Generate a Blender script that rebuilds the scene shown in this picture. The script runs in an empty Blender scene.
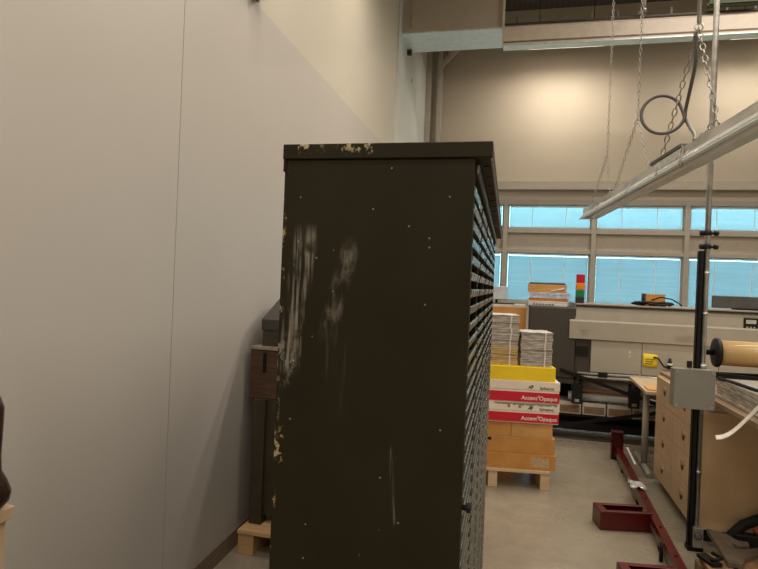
import bpy, bmesh, math, random
from mathutils import Vector, Matrix, Euler
random.seed(7)
C = bpy.context.scene.collection
R = math.radians
sc = bpy.context.scene

# ------------------------------------------------------------------ materials
def srgb(r, g, b):
    def f(c):
        c /= 255.0
        return c / 12.92 if c <= .04045 else ((c + .055) / 1.055) ** 2.4
    return (f(r), f(g), f(b))

class NT:
    """small node helper"""
    def __init__(s, name):
        s.m = bpy.data.materials.new(name); s.m.use_nodes = True
        s.t = s.m.node_tree; s.n = s.t.nodes; s.l = s.t.links
        s.b = s.n['Principled BSDF']; s.out = s.n['Material Output']
        s.tc = s.n.new('ShaderNodeTexCoord')
        s.sep = None
    def xyz(s):
        if not s.sep:
            s.sep = s.n.new('ShaderNodeSeparateXYZ'); s.l.new(s.tc.outputs['Object'], s.sep.inputs[0])
        return s.sep.outputs
    def put(s, sock, v):
        if isinstance(v, (int, float)): sock.default_value = v
        elif isinstance(v, (tuple, list)): sock.default_value = tuple(v) + ((1,) if len(v) == 3 and len(sock.default_value) == 4 else ())
        else: s.l.new(v, sock)
    def math(s, op, a, b=0.0, c=None):
        n = s.n.new('ShaderNodeMath'); n.operation = op
        s.put(n.inputs[0], a); s.put(n.inputs[1], b)
        if c is not None: s.put(n.inputs[2], c)
        return n.outputs[0]
    def noise(s, scale, detail=3, stretch=None, rough=.5):
        n = s.n.new('ShaderNodeTexNoise'); n.inputs['Scale'].default_value = scale
        n.inputs['Detail'].default_value = detail; n.inputs['Roughness'].default_value = rough
        if stretch:
            mp = s.n.new('ShaderNodeMapping'); mp.inputs['Scale'].default_value = stretch
            s.l.new(s.tc.outputs['Object'], mp.inputs[0]); s.l.new(mp.outputs[0], n.inputs['Vector'])
        else: s.l.new(s.tc.outputs['Object'], n.inputs['Vector'])
        return n.outputs['Fac']
    def ramp(s, v, a, b):
        n = s.n.new('ShaderNodeMapRange'); n.interpolation_type = 'SMOOTHSTEP'
        s.put(n.inputs['Value'], v); s.put(n.inputs['From Min'], a); s.put(n.inputs['From Max'], b)
        return n.outputs[0]
    def lin(s, v, a, b, c, d):
        n = s.n.new('ShaderNodeMapRange')
        s.put(n.inputs['Value'], v)
        for k, q in zip(('From Min', 'From Max', 'To Min', 'To Max'), (a, b, c, d)): n.inputs[k].default_value = q
        return n.outputs[0]
    def mix(s, fac, a, b):
        n = s.n.new('ShaderNodeMix'); n.data_type = 'RGBA'
        s.put(n.inputs[0], fac); s.put(n.inputs[6], a); s.put(n.inputs[7], b)
        return n.outputs[2]
    def bump(s, h, strength, dist=.01):
        n = s.n.new('ShaderNodeBump'); n.inputs['Strength'].default_value = strength; n.inputs['Distance'].default_value = dist
        s.put(n.inputs['Height'], h); s.l.new(n.outputs[0], s.b.inputs['Normal'])

MATS = {}
def mat(name, c, rough=.5, metal=0., var=.12, scale=9, bump=0., stretch=None, spec=None, trans=0.):
    if name in MATS: return MATS[name]
    k = NT(name)
    f = k.noise(scale, 4, stretch)
    a = tuple(max(0, x * (1 - var)) for x in c); b = tuple(min(1, x * (1 + var)) for x in c)
    k.put(k.b.inputs['Base Color'], k.mix(k.ramp(f, .3, .7), a, b))
    k.put(k.b.inputs['Roughness'], k.lin(f, .2, .8, max(.02, rough - .06), min(1, rough + .06)))
    k.b.inputs['Metallic'].default_value = metal
    if spec is not None: k.b.inputs['Specular IOR Level'].default_value = spec
    if trans: k.b.inputs['Transmission Weight'].default_value = trans
    if bump: k.bump(f, bump)
    MATS[name] = k.m
    return k.m

def wood(name, c1, c2, grain=(1, 1, 12), scale=6, rough=.5):
    if name in MATS: return MATS[name]
    k = NT(name)
    f = k.noise(scale, 5, grain, .6); g = k.noise(2.5, 2)
    col = k.mix(k.ramp(f, .32, .68), c1, c2)
    col = k.mix(k.math('MULTIPLY', k.ramp(g, .4, .7), .25), col, tuple(x * .7 for x in c1))
    k.put(k.b.inputs['Base Color'], col); k.b.inputs['Roughness'].default_value = rough
    k.bump(f, .15, .004)
    MATS[name] = k.m
    return k.m

OLIVE = (.0175, .0140, .0058)
# ------------------------------------------------------------------ mesh builder
class MB:
    def __init__(s): s.bm = bmesh.new()
    def box(s, x0, y0, z0, x1, y1, z1, M=None):
        v = [s.bm.verts.new((x, y, z)) for z in (z0, z1) for y in (y0, y1) for x in (x0, x1)]
        for q in ((0, 2, 3, 1), (4, 5, 7, 6), (0, 1, 5, 4), (2, 6, 7, 3), (0, 4, 6, 2), (1, 3, 7, 5)):
            s.bm.faces.new([v[i] for i in q])
        if M is not None:
            for a in v: a.co = M @ a.co
        return s
    def cbox(s, c, d, rot=(0, 0, 0)):
        M = Matrix.Translation(c) @ Euler(rot).to_matrix().to_4x4()
        return s.box(-d[0] / 2, -d[1] / 2, -d[2] / 2, d[0] / 2, d[1] / 2, d[2] / 2, M)
    def bar(s, p, q, w, h):
        p, q = Vector(p), Vector(q); d = q - p
        M = Matrix.Translation((p + q) / 2) @ d.to_track_quat('Y', 'Z').to_matrix().to_4x4()
        return s.box(-w / 2, -d.length / 2, -h / 2, w / 2, d.length / 2, h / 2, M)
    def tube(s, pts, r, seg=8, closed=False):
        pts = [Vector(p) for p in pts]; n = len(pts); rings = []
        rs = r if isinstance(r, (list, tuple)) else [r] * n
        up = None
        for i in range(n):
            if closed: t = pts[(i + 1) % n] - pts[i - 1]
            else: t = pts[min(i + 1, n - 1)] - pts[max(i - 1, 0)]
            t.normalize()
            if up is None:
                up = Vector((0, 0, 1)) if abs(t.z) < .9 else Vector((1, 0, 0))
            a = t.cross(up)
            if a.length < 1e-5: a = t.cross(Vector((0, 1, 0.1)))
            a.normalize(); b = a.cross(t).normalized(); up = b
            rings.append([s.bm.verts.new(pts[i] + rs[i] * (math.cos(k * 2 * math.pi / seg) * a + math.sin(k * 2 * math.pi / seg) * b)) for k in range(seg)])
        m = n if closed else n - 1
        for i in range(m):
            A, B = rings[i], rings[(i + 1) % n]
            for k in range(seg):
                f = s.bm.faces.new((A[k], A[(k + 1) % seg], B[(k + 1) % seg], B[k])); f.smooth = True
        if not closed:
            s.bm.faces.new(rings[0][::-1]); s.bm.faces.new(rings[-1])
        return s
    def cyl(s, p, q, r, seg=20): return s.tube([p, q], r, seg)
    def lathe(s, prof, c=(0, 0, 0), axis='Z', seg=24):
        rings = []
        for r, h in prof:
            ring = []
            for k in range(seg):
                a = 2 * math.pi * k / seg; u, v = r * math.cos(a), r * math.sin(a)
                p = {'Z': (u, v, h), 'X': (h, u, v), 'Y': (u, h, v)}[axis]
                ring.append(s.bm.verts.new(Vector(c) + Vector(p)))
            rings.append(ring)
        for A, B in zip(rings, rings[1:]):
            for k in range(seg):
                f = s.bm.faces.new((A[k], A[(k + 1) % seg], B[(k + 1) % seg], B[k])); f.smooth = True
        s.bm.faces.new(rings[0][::-1]); s.bm.faces.new(rings[-1])
        return s
    def prism(s, poly, axis, a, b):
        def P(u, v, w): return {'X': (w, u, v), 'Y': (u, w, v), 'Z': (u, v, w)}[axis]
        A = [s.bm.verts.new(P(u, v, a)) for u, v in poly]; B = [s.bm.verts.new(P(u, v, b)) for u, v in poly]
        n = len(poly); s.bm.faces.new(A); s.bm.faces.new(B[::-1])
        for i in range(n): s.bm.faces.new((A[i], B[i], B[(i + 1) % n], A[(i + 1) % n]))
        return s
    def sheet(s, rows):
        V = [[s.bm.verts.new(p) for p in r] for r in rows]
        for i in range(len(V) - 1):
            for j in range(len(V[0]) - 1):
                f = s.bm.faces.new((V[i][j], V[i + 1][j], V[i + 1][j + 1], V[i][j + 1])); f.smooth = True
        return s
    def build(s, name, m, parent=None, bevel=0, loc=None, rz=0, solid=0):
        bmesh.ops.recalc_face_normals(s.bm, faces=s.bm.faces)
        me = bpy.data.meshes.new(name); s.bm.to_mesh(me); s.bm.free()
        me.materials.append(m)
        o = bpy.data.objects.new(name, me); C.objects.link(o)
        if parent: o.parent = parent
        if loc: o.location = loc
        if rz: o.rotation_euler.z = rz
        if solid:
            q = o.modifiers.new('s', 'SOLIDIFY'); q.thickness = solid; q.offset = 0
        if bevel:
            b = o.modifiers.new('b', 'BEVEL'); b.width = bevel; b.segments = 2; b.limit_method = 'ANGLE'; b.angle_limit = R(40)
            b.harden_normals = False
        return o

def tag(o, label, cat, group=None, kind=None):
    o['label'] = label; o['category'] = cat
    if group: o['group'] = group
    if kind: o['kind'] = kind
    return o
def thing(name, label, cat, loc=(0, 0, 0), rz=0, group=None):
    o = bpy.data.objects.new(name, None); C.objects.link(o); o.empty_display_size = .1
    o.location = loc; o.rotation_euler.z = rz
    return tag(o, label, cat, group)
def struct(o): o['kind'] = 'structure'; return o
def text(name, body, size, m, parent, loc, rot=(R(90), 0, 0), bold=.0, align='LEFT', shear=0):
    cu = bpy.data.curves.new(name, 'FONT'); cu.body = body; cu.size = size; cu.extrude = .0004; cu.offset = bold
    cu.align_x = align; cu.shear = shear; cu.materials.append(m)
    tmp = bpy.data.objects.new(name, cu); C.objects.link(tmp)
    dg = bpy.context.evaluated_depsgraph_get(); me = bpy.data.meshes.new_from_object(tmp.evaluated_get(dg))
    bpy.data.objects.remove(tmp)
    if not me.materials: me.materials.append(m)
    o = bpy.data.objects.new(name, me); C.objects.link(o); o.parent = parent; o.location = loc; o.rotation_euler = rot
    return o

# ------------------------------------------------------------------ common materials
M_black = mat('black_steel', (.007, .007, .0075), .5, .2, .12, 9, 0, None, .3)
M_blackplastic = mat('black_plastic', (.009, .009, .0095), .5, 0, .12, 9, 0, None, .3)
M_rubber = mat('rubber', (.008, .0075, .0075), .7, 0, .12, 9, 0, None, .3)
M_galv = mat('galvanised_steel', (.50, .50, .49), .38, .85, .2, 14)
M_greysteel = mat('grey_painted_steel', (.25, .25, .235), .45, .1, .06)
M_white = mat('white_plastic', (.75, .74, .72), .4)
M_darkgrey = mat('dark_grey_plastic', (.047, .040, .034), .5, 0, .05)
M_kraft = mat('kraft_cardboard', (.56, .265, .07), .75, 0, .10, 7)
M_kraft2 = mat('pale_cardboard', (.60, .33, .115), .75, 0, .10, 7)
M_tape = mat('paper_tape', (.56, .38, .21), .5, 0, .05)
M_chain = mat('chain_steel', (.33, .32, .30), .42, .8, .2, 30)

# ------------------------------------------------------------------ setting
def LW(y): return -1.405 - .029 * y        # the left wall runs a little askew
# floor
k = NT('polished_concrete')
f1 = k.noise(.9, 6, None, .6); f2 = k.noise(6, 5, None, .65); f3 = k.noise(60, 2)
c = k.mix(k.ramp(f1, .3, .7), (.26, .225, .17), (.36, .32, .255))
c = k.mix(k.math('MULTIPLY', k.ramp(f2, .35, .7), .6), c, (.22, .19, .145))
c = k.mix(k.math('MULTIPLY', k.ramp(f3, .55, .8), .15), c, (.45, .42, .36))
k.put(k.b.inputs['Base Color'], c); k.put(k.b.inputs['Roughness'], k.lin(f2, .25, .75, .20, .42))
k.bump(f2, .04, .004)
struct(MB().box(-3, -4, -.2, 9, 11.6, 0).build('floor', k.m))
# left wall : grey tone below, cream tone above a slightly tilted line
def wallmat(name, c, var=.035):
    k = NT(name); f = k.noise(.7, 3); g = k.noise(160, 2)
    k.put(k.b.inputs['Base Color'], k.mix(k.ramp(f, .3, .7), tuple(x * (1 - var) for x in c), tuple(x * (1 + var) for x in c)))
    k.b.inputs['Roughness'].default_value = .55; k.bump(g, .03, .002)
    return k.m
k = NT('left_wall_tones'); f = k.noise(.7, 3); g = k.noise(160, 2)
st = k.math('GREATER_THAN', k.math('SUBTRACT', k.xyz()[2], k.math('MULTIPLY', k.xyz()[1], .038)), 3.04)
lo = k.mix(k.ramp(f, .3, .7), (.495, .470, .443), (.52, .494, .466)); hi = k.mix(k.ramp(f, .3, .7), (.565, .53, .452), (.59, .555, .475))
k.put(k.b.inputs['Base Color'], k.mix(st, lo, hi)); k.b.inputs['Roughness'].default_value = .5; k.bump(g, .03, .002)
M_lw = k.m
b = MB()
def wseg(b, y0, y1, z0, z1):
    b.prism([(LW(y0), y0), (LW(y0) - .2, y0), (LW(y1) - .2, y1), (LW(y1), y1)], 'Z', z0, z1)
wseg(b, -4, 2.30, 0, 6.9); wseg(b, 2.305, 11.2, 0, 6.9)
wl = struct(b.build('wall_left', M_lw))
b = MB(); b.box(LW(2.3) - .1, 2.299, 0, LW(2.3) - .006, 2.306, 6.9)
struct(b.build('trim_1', mat('panel_joint_gap', (.12, .115, .11), .8)))  # dark strip in the vertical joint between wall panels
# baseboard
b = MB()
b.prism([(LW(-4) + .010, -4), (LW(-4) - .01, -4), (LW(11) - .01, 11), (LW(11) + .010, 11)], 'Z', 0, .10)
struct(b.build('baseboard_left', mat('brown_vinyl_base', (.21, .145, .11), .5, 0, .06)))
b = MB(); b.prism([(LW(7.72), 7.72), (LW(7.72) + .018, 7.72), (LW(10.88) + .018, 10.88), (LW(10.88), 10.88)], 'Z', 0, 6.9)  # thin layer laid over the wall to make its far stretch pale bluish
struct(b.build('trim_8', mat('pale_bluish_layer', (.66, .71, .70), .32, 0, .03, 2)))
# far wall with openings for the two bands of windows
FY = 11.2
M_far = wallmat('far_wall_beige', (.50, .445, .365))
M_frame = mat('window_frame_paint', (.40, .365, .315), .5, 0, .05)
b = MB()
b.box(-2, FY, 0, 9, FY + .25, 1.30)
b.box(-2, FY, 3.26, 9, FY + .25, 6.9)
struct(b.build('wall_far', M_far))
# header box over the windows
b = MB(); b.box(-1.70, FY - .17, 3.445, 9, FY, 3.60)
struct(b.build('trim_2', mat('header_paint', (.37, .33, .28), .5, 0, .04), bevel=.004))
# window grid
GX = [-1.70, -.10, 1.50, 3.08, 4.66, 6.24, 7.82, 9.0]
k = NT('clear_glass'); k.n.remove(k.b)
tr = k.n.new('ShaderNodeBsdfTransparent'); tr.inputs[0].default_value = (.93, .97, .97, 1)
gl = k.n.new('ShaderNodeBsdfGlossy'); gl.inputs['Roughness'].default_value = .03
fr = k.n.new('ShaderNodeFresnel'); mx = k.n.new('ShaderNodeMixShader')
k.l.new(fr.outputs[0], mx.inputs[0]); k.l.new(tr.outputs[0], mx.inputs[1]); k.l.new(gl.outputs[0], mx.inputs[2]); k.l.new(mx.outputs[0], k.out.inputs[0])
M_glass = k.m
def blindmat(name, tcol, dcol, fac):
    k = NT(name); k.n.remove(k.b)
    f = k.noise(3, 3, (.35, 1, 9)); 
    t = k.n.new('ShaderNodeBsdfTranslucent'); d = k.n.new('ShaderNodeBsdfDiffuse'); m = k.n.new('ShaderNodeMixShader')
    k.put(t.inputs[0], k.mix(k.ramp(f, .35, .7), tuple(x * .86 for x in tcol), tcol)); d.inputs[0].default_value = dcol + (1,)
    m.inputs[0].default_value = fac
    k.l.new(d.outputs[0], m.inputs[1]); k.l.new(t.outputs[0], m.inputs[2]); k.l.new(m.outputs[0], k.out.inputs[0])
    return k.m
M_blind_lo = blindmat('blind_slats_closed', (.30, .29, .28), (.40, .42, .42), .72)
M_blind_up = blindmat('blind_slats_open', (.42, .40, .38), (.50, .52, .52), .78)
M_tran = mat('window_spandrel_paint', (.45, .40, .335), .5, 0, .04)
wn = 0
M_tapecord = mat('blind_cord', (.85, .87, .87), .6)
for i in range(7):
    x0, x1 = GX[i] + .04, GX[i + 1] - .04
    for band, (z0, z1) in enumerate(((1.33, 2.268), (2.725, 3.185))):
        wn += 1
        b = MB(); t = .03
        for q in ((x0, z0, x0 + t, z1), (x1 - t, z0, x1, z1), (x0, z0, x1, z0 + t), (x0, z1 - t * .6, x1, z1)):
            b.box(q[0], FY + .03, q[1], q[2], FY + .12, q[3])
        w = struct(b.build('window_%d' % wn, M_frame))
        MB().box(x0 + t, FY + .10, z0 + t, x1 - t, FY + .106, z1 - t).build('pane', M_glass, w)
        b = MB(); pitch = .0245; ang = R(66) if band == 0 else R(63)
        hw = .0145
        n = int((z1 - z0 - .06) / pitch)
        for j in range(n):
            zc = z0 + .035 + j * pitch
            dy, dz = hw * math.cos(ang), hw * math.sin(ang)
            b.sheet([[(x0 + .035, FY + .055 - dy, zc - dz), (x0 + .035, FY + .055 + dy, zc + dz)],
                     [(x1 - .035, FY + .055 - dy, zc - dz), (x1 - .035, FY + .055 + dy, zc + dz)]])
        bl = b.build('blind', M_blind_lo if band == 0 else M_blind_up, w)
        b = MB()
        for q in (.3, .7):
            xx = x0 + q * (x1 - x0)
            b.box(xx - .006, FY + .036, z0 + .03, xx + .006, FY + .037, z1 - .03)
        b.build('ladder_tape', M_tapecord, bl)
        MB().box(x0 + .035, FY + .036, z1 - .045, x1 - .035, FY + .075, z1 - .022).build('head_rail', M_tapecord, bl)
# mullions and transoms
b = MB()
for x in GX[:-1]: b.box(x - .042, FY - .05, 1.30, x + .042, FY + .14, 3.26)
struct(b.build('trim_4', M_frame, bevel=.004))
b = MB()
for z0, z1 in ((1.28, 1.34), (2.262, 2.335), (2.645, 2.728), (3.18, 3.27)): b.box(-1.70, FY - .035, z0, 9, FY + .14, z1)
struct(b.build('trim_5', M_frame, bevel=.004))
b = MB(); b.box(-1.70, FY + .045, 2.32, 9, FY + .14, 2.66)
struct(b.build('trim_6', M_tran))
# column in the far corner with its angled bracket
b = MB()
b.box(-1.74, FY - .30, 0, -1.60, FY - .02, 6.9); b.box(-1.48, FY - .30, 0, -1.40, FY - .02, 6.9); b.box(-1.66, FY - .18, 0, -1.40, FY - .14, 6.9)
struct(b.build('column_corner', mat('column_paint', (.50, .46, .40), .45, 0, .05)))
b = MB(); b.prism([(-1.40, 5.78), (-1.40, 5.90), (-1.12, 6.2), (-1.0, 6.2)], 'Y', FY - .28, FY - .20)
struct(b.build('trim_7', MATS['column_paint']))
# soffit box and the long beam, ceiling
M_soff = mat('soffit_paint', (.50, .45, .37), .45, 0, .04)
b = MB(); b.box(-1.80, 7.93, 5.135, -.215, 8.62, 6.9)
sf = struct(b.build('beam_soffit', M_soff, bevel=.006))
b = MB(); b.box(-1.50, 7.915, 5.19, -1.475, 7.93, 6.9); b.build('seam_strip', mat('soffit_seam', (.42, .37, .30), .4), sf)
b = MB(); b.box(-.222, 7.90, 5.10, -.19, 7.94, 6.9); b.build('corner_bead', mat('cream_corner_bead', (.66, .60, .50), .4), sf)
b = MB(); b.box(-1.64, 8.48, 5.05, -1.57, 8.54, 5.13); b.build('hanger_clip', M_darkgrey, sf)
M_underside = mat('underside_daylight_blue', (.78, .93, .98), .36, .3, .05)  # window daylight on the undersides is put into this pale blue
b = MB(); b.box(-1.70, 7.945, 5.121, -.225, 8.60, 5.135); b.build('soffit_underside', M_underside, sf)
b = MB()
b.box(-.215, 8.53, 5.138, 9, 8.72, 5.16); b.box(-.215, 8.66, 5.15, 9, 8.70, 5.39); b.box(-.215, 8.53, 5.385, 9, 8.83, 5.41)
b.box(-.215, 8.535, 5.19, 9, 8.66, 5.39)
bm_ = struct(b.build('beam_steel', mat('beam_paint', (.78, .70, .62), .4, 0, .06)))
b = MB(); b.box(-.215, 8.53, 5.123, 9, 8.715, 5.137); b.build('beam_flange', M_underside, bm_)
b = MB(); b.box(-.215, 8.50, 5.41, 9, 8.56, 5.435); b.build('conduit_rail', mat('dark_rail', (.06, .052, .045), .5), bm_)
b = MB()
for i in range(26): b.box(-.05 + i * .353, 8.70, 5.41, -.02 + i * .353, 8.74, 5.62)
b.build('web_stud', mat('stud_grey', (.22, .20, .18), .5), bm_)
k = NT('dark_roof_deck'); w = k.n.new('ShaderNodeTexWave'); w.inputs['Scale'].default_value = 3.2; k.l.new(k.tc.outputs['Object'], w.inputs[0])
k.put(k.b.inputs['Base Color'], k.mix(w.outputs['Fac'], (.06, .056, .048), (.085, .08, .07))); k.b.inputs['Roughness'].default_value = .7
struct(MB().box(-3, -4, 6.9, 9, 11.6, 7.05).build('ceiling', k.m))
struct(MB().box(9, -4, 0, 9.2, 11.6, 6.9).build('wall_right', M_far))
struct(MB().box(-3, -4.2, 0, 9.2, -4, 6.9).build('wall_back', M_far))

# pipe drop and green cable tray above the beam
t = thing('sprinkler_pipe', 'thin grey pipe dropping to the steel beam and bending left at its elbow', 'pipe', (1.68, 8.50, 5.437))
b = MB(); b.tube([(0, -.03, 1.5), (0, -.03, .06), (-.02, -.03, .025), (-.09, -.03, .02)], .025, 10); b.build('pipe_run', mat('pipe_grey', (.36, .32, .27), .45), t)
b = MB(); b.lathe([(.036, -.03), (.036, .05)], (0, -.03, .05)); b.build('elbow', M_galv, t)
t = thing('cable_tray', 'dark green cable tray hung by two rods above the beam', 'cable tray', (2.47, 8.42, 5.46))
b = MB(); b.box(0, -.05, 0, .62, .05, .012)
for s_ in (-.05, .045):
    b.box(0, s_, 0, .62, s_ + .006, .07)
b.build('tray', mat('green_tray_paint', (.05, .075, .03), .5), t)
for x in (.12, .42): MB().cyl((x, 0, .01), (x, 0, 1.44), .007, 8).build('hanger_rod', M_black, t)

# hooded strip lamps that wash the far wall (the two seen below the beam) and the unseen rows added over the hall
M_hood = mat('lamp_hood_enamel', (.56, .52, .46), .4, 0, .05)
k = NT('lamp_lens'); k.b.inputs['Base Color'].default_value = (.9, .88, .82, 1); k.b.inputs['Emission Color'].default_value = (1, .86, .66, 1)
k.b.inputs['Emission Strength'].default_value = 3; k.b.inputs['Roughness'].default_value = .4
nn = k.noise(20, 2); k.put(k.b.inputs['Roughness'], k.lin(nn, 0, 1, .3, .5))
M_lens = k.m
WARM = (1.0, .875, .715)
def area(name, loc, sx, sy, power, rot=(0, 0, 0), col=WARM, spread=180):
    l = bpy.data.lights.new(name, 'AREA'); l.shape = 'RECTANGLE'; l.size = sx; l.size_y = sy; l.energy = power; l.color = col
    l.spread = R(spread)
    o = bpy.data.objects.new(name, l); C.objects.link(o); o.location = loc; o.rotation_euler = rot
    return o
def washer(x0, x1, z, power, label):
    t = thing('strip_light', label, 'ceiling light', ((x0 + x1) / 2, 10.2, z), 0, 'strip lights under the beam')
    L = (x1 - x0) / 2
    b = MB(); b.prism([(-.10, -.045), (-.10, .06), (.10, .06), (.10, .035), (-.08, .035), (-.08, -.045)], 'X', -L, L)
    b.build('hood', M_hood, t)
    for x in (-L, L - .01):
        MB().box(x, -.10, .005, x + .01, .10, .06).build('end_cap', M_hood, t)
    MB().box(-L + .03, -.075, .012, L - .03, .09, .03).build('lens', M_lens, t)
    for x in (-L * .7, L * .7): MB().cyl((x, 0, .05), (x, 0, 6.9 - z), .006, 8).build('hanger_rod', M_black, t)
    area('washer_lamp', ((x0 + x1) / 2, 10.21, z + .008), L * 2 - .08, .15, power)
washer(.155, 1.43, 5.755, 40, 'strip light hung below the beam, its whole length in view')
washer(3.34, 4.62, 5.755, 29, 'strip light hung below the beam beside the conduit pole, cut by the frame')
for (x, y, z, w_, p) in ((1.9, -2.4, 5.0, 6.4, 105), (1.9, 0.1, 5.0, 6.4, 92), (1.9, 2.6, 5.0, 6.4, 84), (1.9, 5.0, 5.0, 6.4, 92), (3.6, 6.7, 6.2, 3.4, 105)):      # unseen lamp rows added above the frame, long to soften shadows
    area('hall_fill', (x, y, z), w_, .28, p)

# ------------------------------------------------------------------ camera
psi, rho = R(12.8), R(2.3)
fwd = Vector((-math.sin(psi), math.cos(psi), 0)); rt = Vector((math.cos(psi), math.sin(psi), 0)); up = Vector((0, 0, 1))
# rolled so that the world's horizontals slope down to the right by rho in the picture
cr = rt * math.cos(rho) + up * math.sin(rho); cu_ = -rt * math.sin(rho) + up * math.cos(rho)
M = Matrix((cr, cu_, -fwd)).transposed().to_4x4(); M.translation = (0, 0, 1.55)
cd = bpy.data.cameras.new('camera'); cam = bpy.data.objects.new('camera', cd); C.objects.link(cam)
cam.matrix_world = M; cd.sensor_width = 36; cd.lens = 570 / 758 * 36; cd.clip_start = .02
sc.camera = cam
w = bpy.data.worlds.new('world'); sc.world = w; w.use_nodes = True
bg = w.node_tree.nodes['Background']; bg.inputs[0].default_value = (.34, .78, 1.0, 1); bg.inputs[1].default_value = 7.0
sc.view_settings.view_transform = 'Standard'; sc.view_settings.look = 'None'; sc.view_settings.gamma = 1; sc.view_settings.exposure = 0.35
sc.view_settings.use_curve_mapping = False
# ------------------------------------------------------------------ hero : tall olive tray cabinet
def dist_box(k, x, z, x0, x1, z0, z1, soft):
    a = k.math('MULTIPLY', k.ramp(x, x0 - soft, x0 + soft), k.math('SUBTRACT', 1, k.ramp(x, x1 - soft, x1 + soft)))
    b = k.math('MULTIPLY', k.ramp(z, z0 - soft * 3, z0 + soft * 3), k.math('SUBTRACT', 1, k.ramp(z, z1 - soft * 3, z1 + soft * 3)))
    return k.math('MULTIPLY', a, b)
def olive(name, chips='body'):
    k = NT(name)
    f = k.noise(5, 4); f2 = k.noise(3, 3, (9, 1, 1))
    col = k.mix(k.ramp(f, .3, .7), tuple(x * .86 for x in OLIVE), tuple(x * 1.12 for x in OLIVE))
    X, Y, Z = k.xyz()
    if chips == 'body':
        # rubbed pale scuffs
        xs = k.math('SUBTRACT', X, k.math('MULTIPLY', k.math('SUBTRACT', Z, 1.52), .11))
        m1 = k.math('MULTIPLY', dist_box(k, xs, Z, .018, .070, 1.345, 1.665, .008), k.ramp(k.noise(1, 4, (85, 1, 5), .6), .42, .64))
        m1 = k.math('MULTIPLY', m1, k.ramp(k.noise(22, 4), .28, .55))
        xs2 = k.math('SUBTRACT', X, k.math('MULTIPLY', k.math('SUBTRACT', Z, 1.55), .24))
        m2 = k.math('MULTIPLY', dist_box(k, xs2, Z, .130, .165, 1.44, 1.635, .010), k.ramp(k.noise(1, 4, (45, 1, 14), .6), .40, .68))
        m3 = k.math('MULTIPLY', dist_box(k, X, Z, .125, .165, 1.28, 1.46, .02), k.math('MULTIPLY', k.ramp(k.noise(1, 3, (70, 1, 3)), .5, .72), .35))
        xs4 = k.math('ADD', X, k.math('MULTIPLY', k.math('SUBTRACT', Z, 1.1), .10))
        m4 = k.math('MULTIPLY', dist_box(k, xs4, Z, .283, .289, 1.02, 1.19, .003), k.math('MULTIPLY', k.ramp(k.noise(1, 3, (90, 1, 9)), .42, .62), .5))
        m5 = k.math('MULTIPLY', dist_box(k, xs, Z, .0, .060, 1.325, 1.42, .012), k.ramp(k.noise(1, 4, (60, 1, 26), .7), .47, .58))
        m = k.math('MAXIMUM', k.math('MAXIMUM', k.math('MULTIPLY', m1, 1.0), k.math('MULTIPLY', m2, .7)), k.math('MAXIMUM', m3, k.math('MAXIMUM', m4, k.math('MULTIPLY', m5, .85))))
        col = k.mix(m, col, (.24, .225, .19))
        # flecks of bare primer
        v = k.n.new('ShaderNodeTexVoronoi'); v.voronoi_dimensions = '2D'; v.inputs['Scale'].default_value = 23
        cb = k.n.new('ShaderNodeCombineXYZ'); k.l.new(X, cb.inputs[0]); k.l.new(Z, cb.inputs[1]); k.l.new(cb.outputs[0], v.inputs['Vector'])
        sx = k.n.new('ShaderNodeSeparateColor'); k.l.new(v.outputs['Color'], sx.inputs[0])
        fl = k.math('MULTIPLY', k.math('SUBTRACT', 1, k.ramp(v.outputs['Distance'], .03, .055)), k.math('GREATER_THAN', sx.outputs[0], .86))
        fl = k.math('MULTIPLY', fl, k.ramp(k.noise(3.5, 2), .40, .50))
        col = k.mix(k.math('MULTIPLY', fl, .7), col, (.45, .40, .29))
        # worn back edge
        ed = k.math('MULTIPLY', k.math('SUBTRACT', 1, k.ramp(X, .003, .012)), k.ramp(k.noise(1, 4, (30, 1, 16), .7), .54, .60))
        ed2 = k.math('MULTIPLY', dist_box(k, X, Z, -.01, .022, 1.13, 1.20, .006), k.ramp(k.noise(60, 3), .50, .58))
        col = k.mix(k.math('MAXIMUM', ed, ed2), col, (.40, .30, .17))
    elif chips == 'lid':
        m = k.math('MULTIPLY', dist_box(k, X, Z, .03, .22, 1.850, 1.88, .004), k.ramp(k.noise(1, 4, (55, 55, 38), .65), .53, .58))
        m = k.math('MULTIPLY', m, k.ramp(k.noise(1, 2, (13, 1, 1)), .40, .52))
        col = k.mix(m, col, (.46, .40, .26))
        e = k.math('MULTIPLY', k.ramp(Z, 1.8655, 1.8685), k.ramp(k.noise(1, 3, (40, 8, 1)), .52, .60))
        col = k.mix(k.math('MULTIPLY', e, .6), col, (.30, .24, .15))
    k.put(k.b.inputs['Base Color'], col)
    k.put(k.b.inputs['Roughness'], k.lin(f, .2, .8, .46, .60)); k.b.inputs['Specular IOR Level'].default_value = .22
    k.bump(f2, .05, .003)
    return k.m
M_oliveB, M_oliveL, M_olive = olive('olive_end_paint'), olive('olive_lid_paint', 'lid'), olive('olive_paint', '')
M_tray = mat('tray_enamel', (.020, .018, .014), .6, 0, .2, 12)
M_lip = mat('tray_lip_metal', (.20, .195, .165), .28, .5, .12, 14)
M_post = mat('post_metal', (.075, .07, .055), .34, .4, .2, 10)
cabn = thing('tray_cabinet', 'tall olive green steel tray cabinet with scuffed plain end and rows of open trays', 'cabinet', (-.521, 1.25, 0))
W_, D_, H_ = .440, 2.0, 1.833
for y in (0, D_ - .018): MB().box(0, y, 0, W_ - .014, y + .018, H_).build('end_panel', M_oliveB, cabn, bevel=.002)
b = MB(); b.box(0, .018, .06, .014, D_ - .018, H_)
for i in (1, 2, 3, 4): b.box(.014, .4 * i - .006, .06, W_ - .016, .4 * i + .006, H_)
b.box(.014, .018, .04, W_ - .01, D_ - .018, .06)
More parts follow.
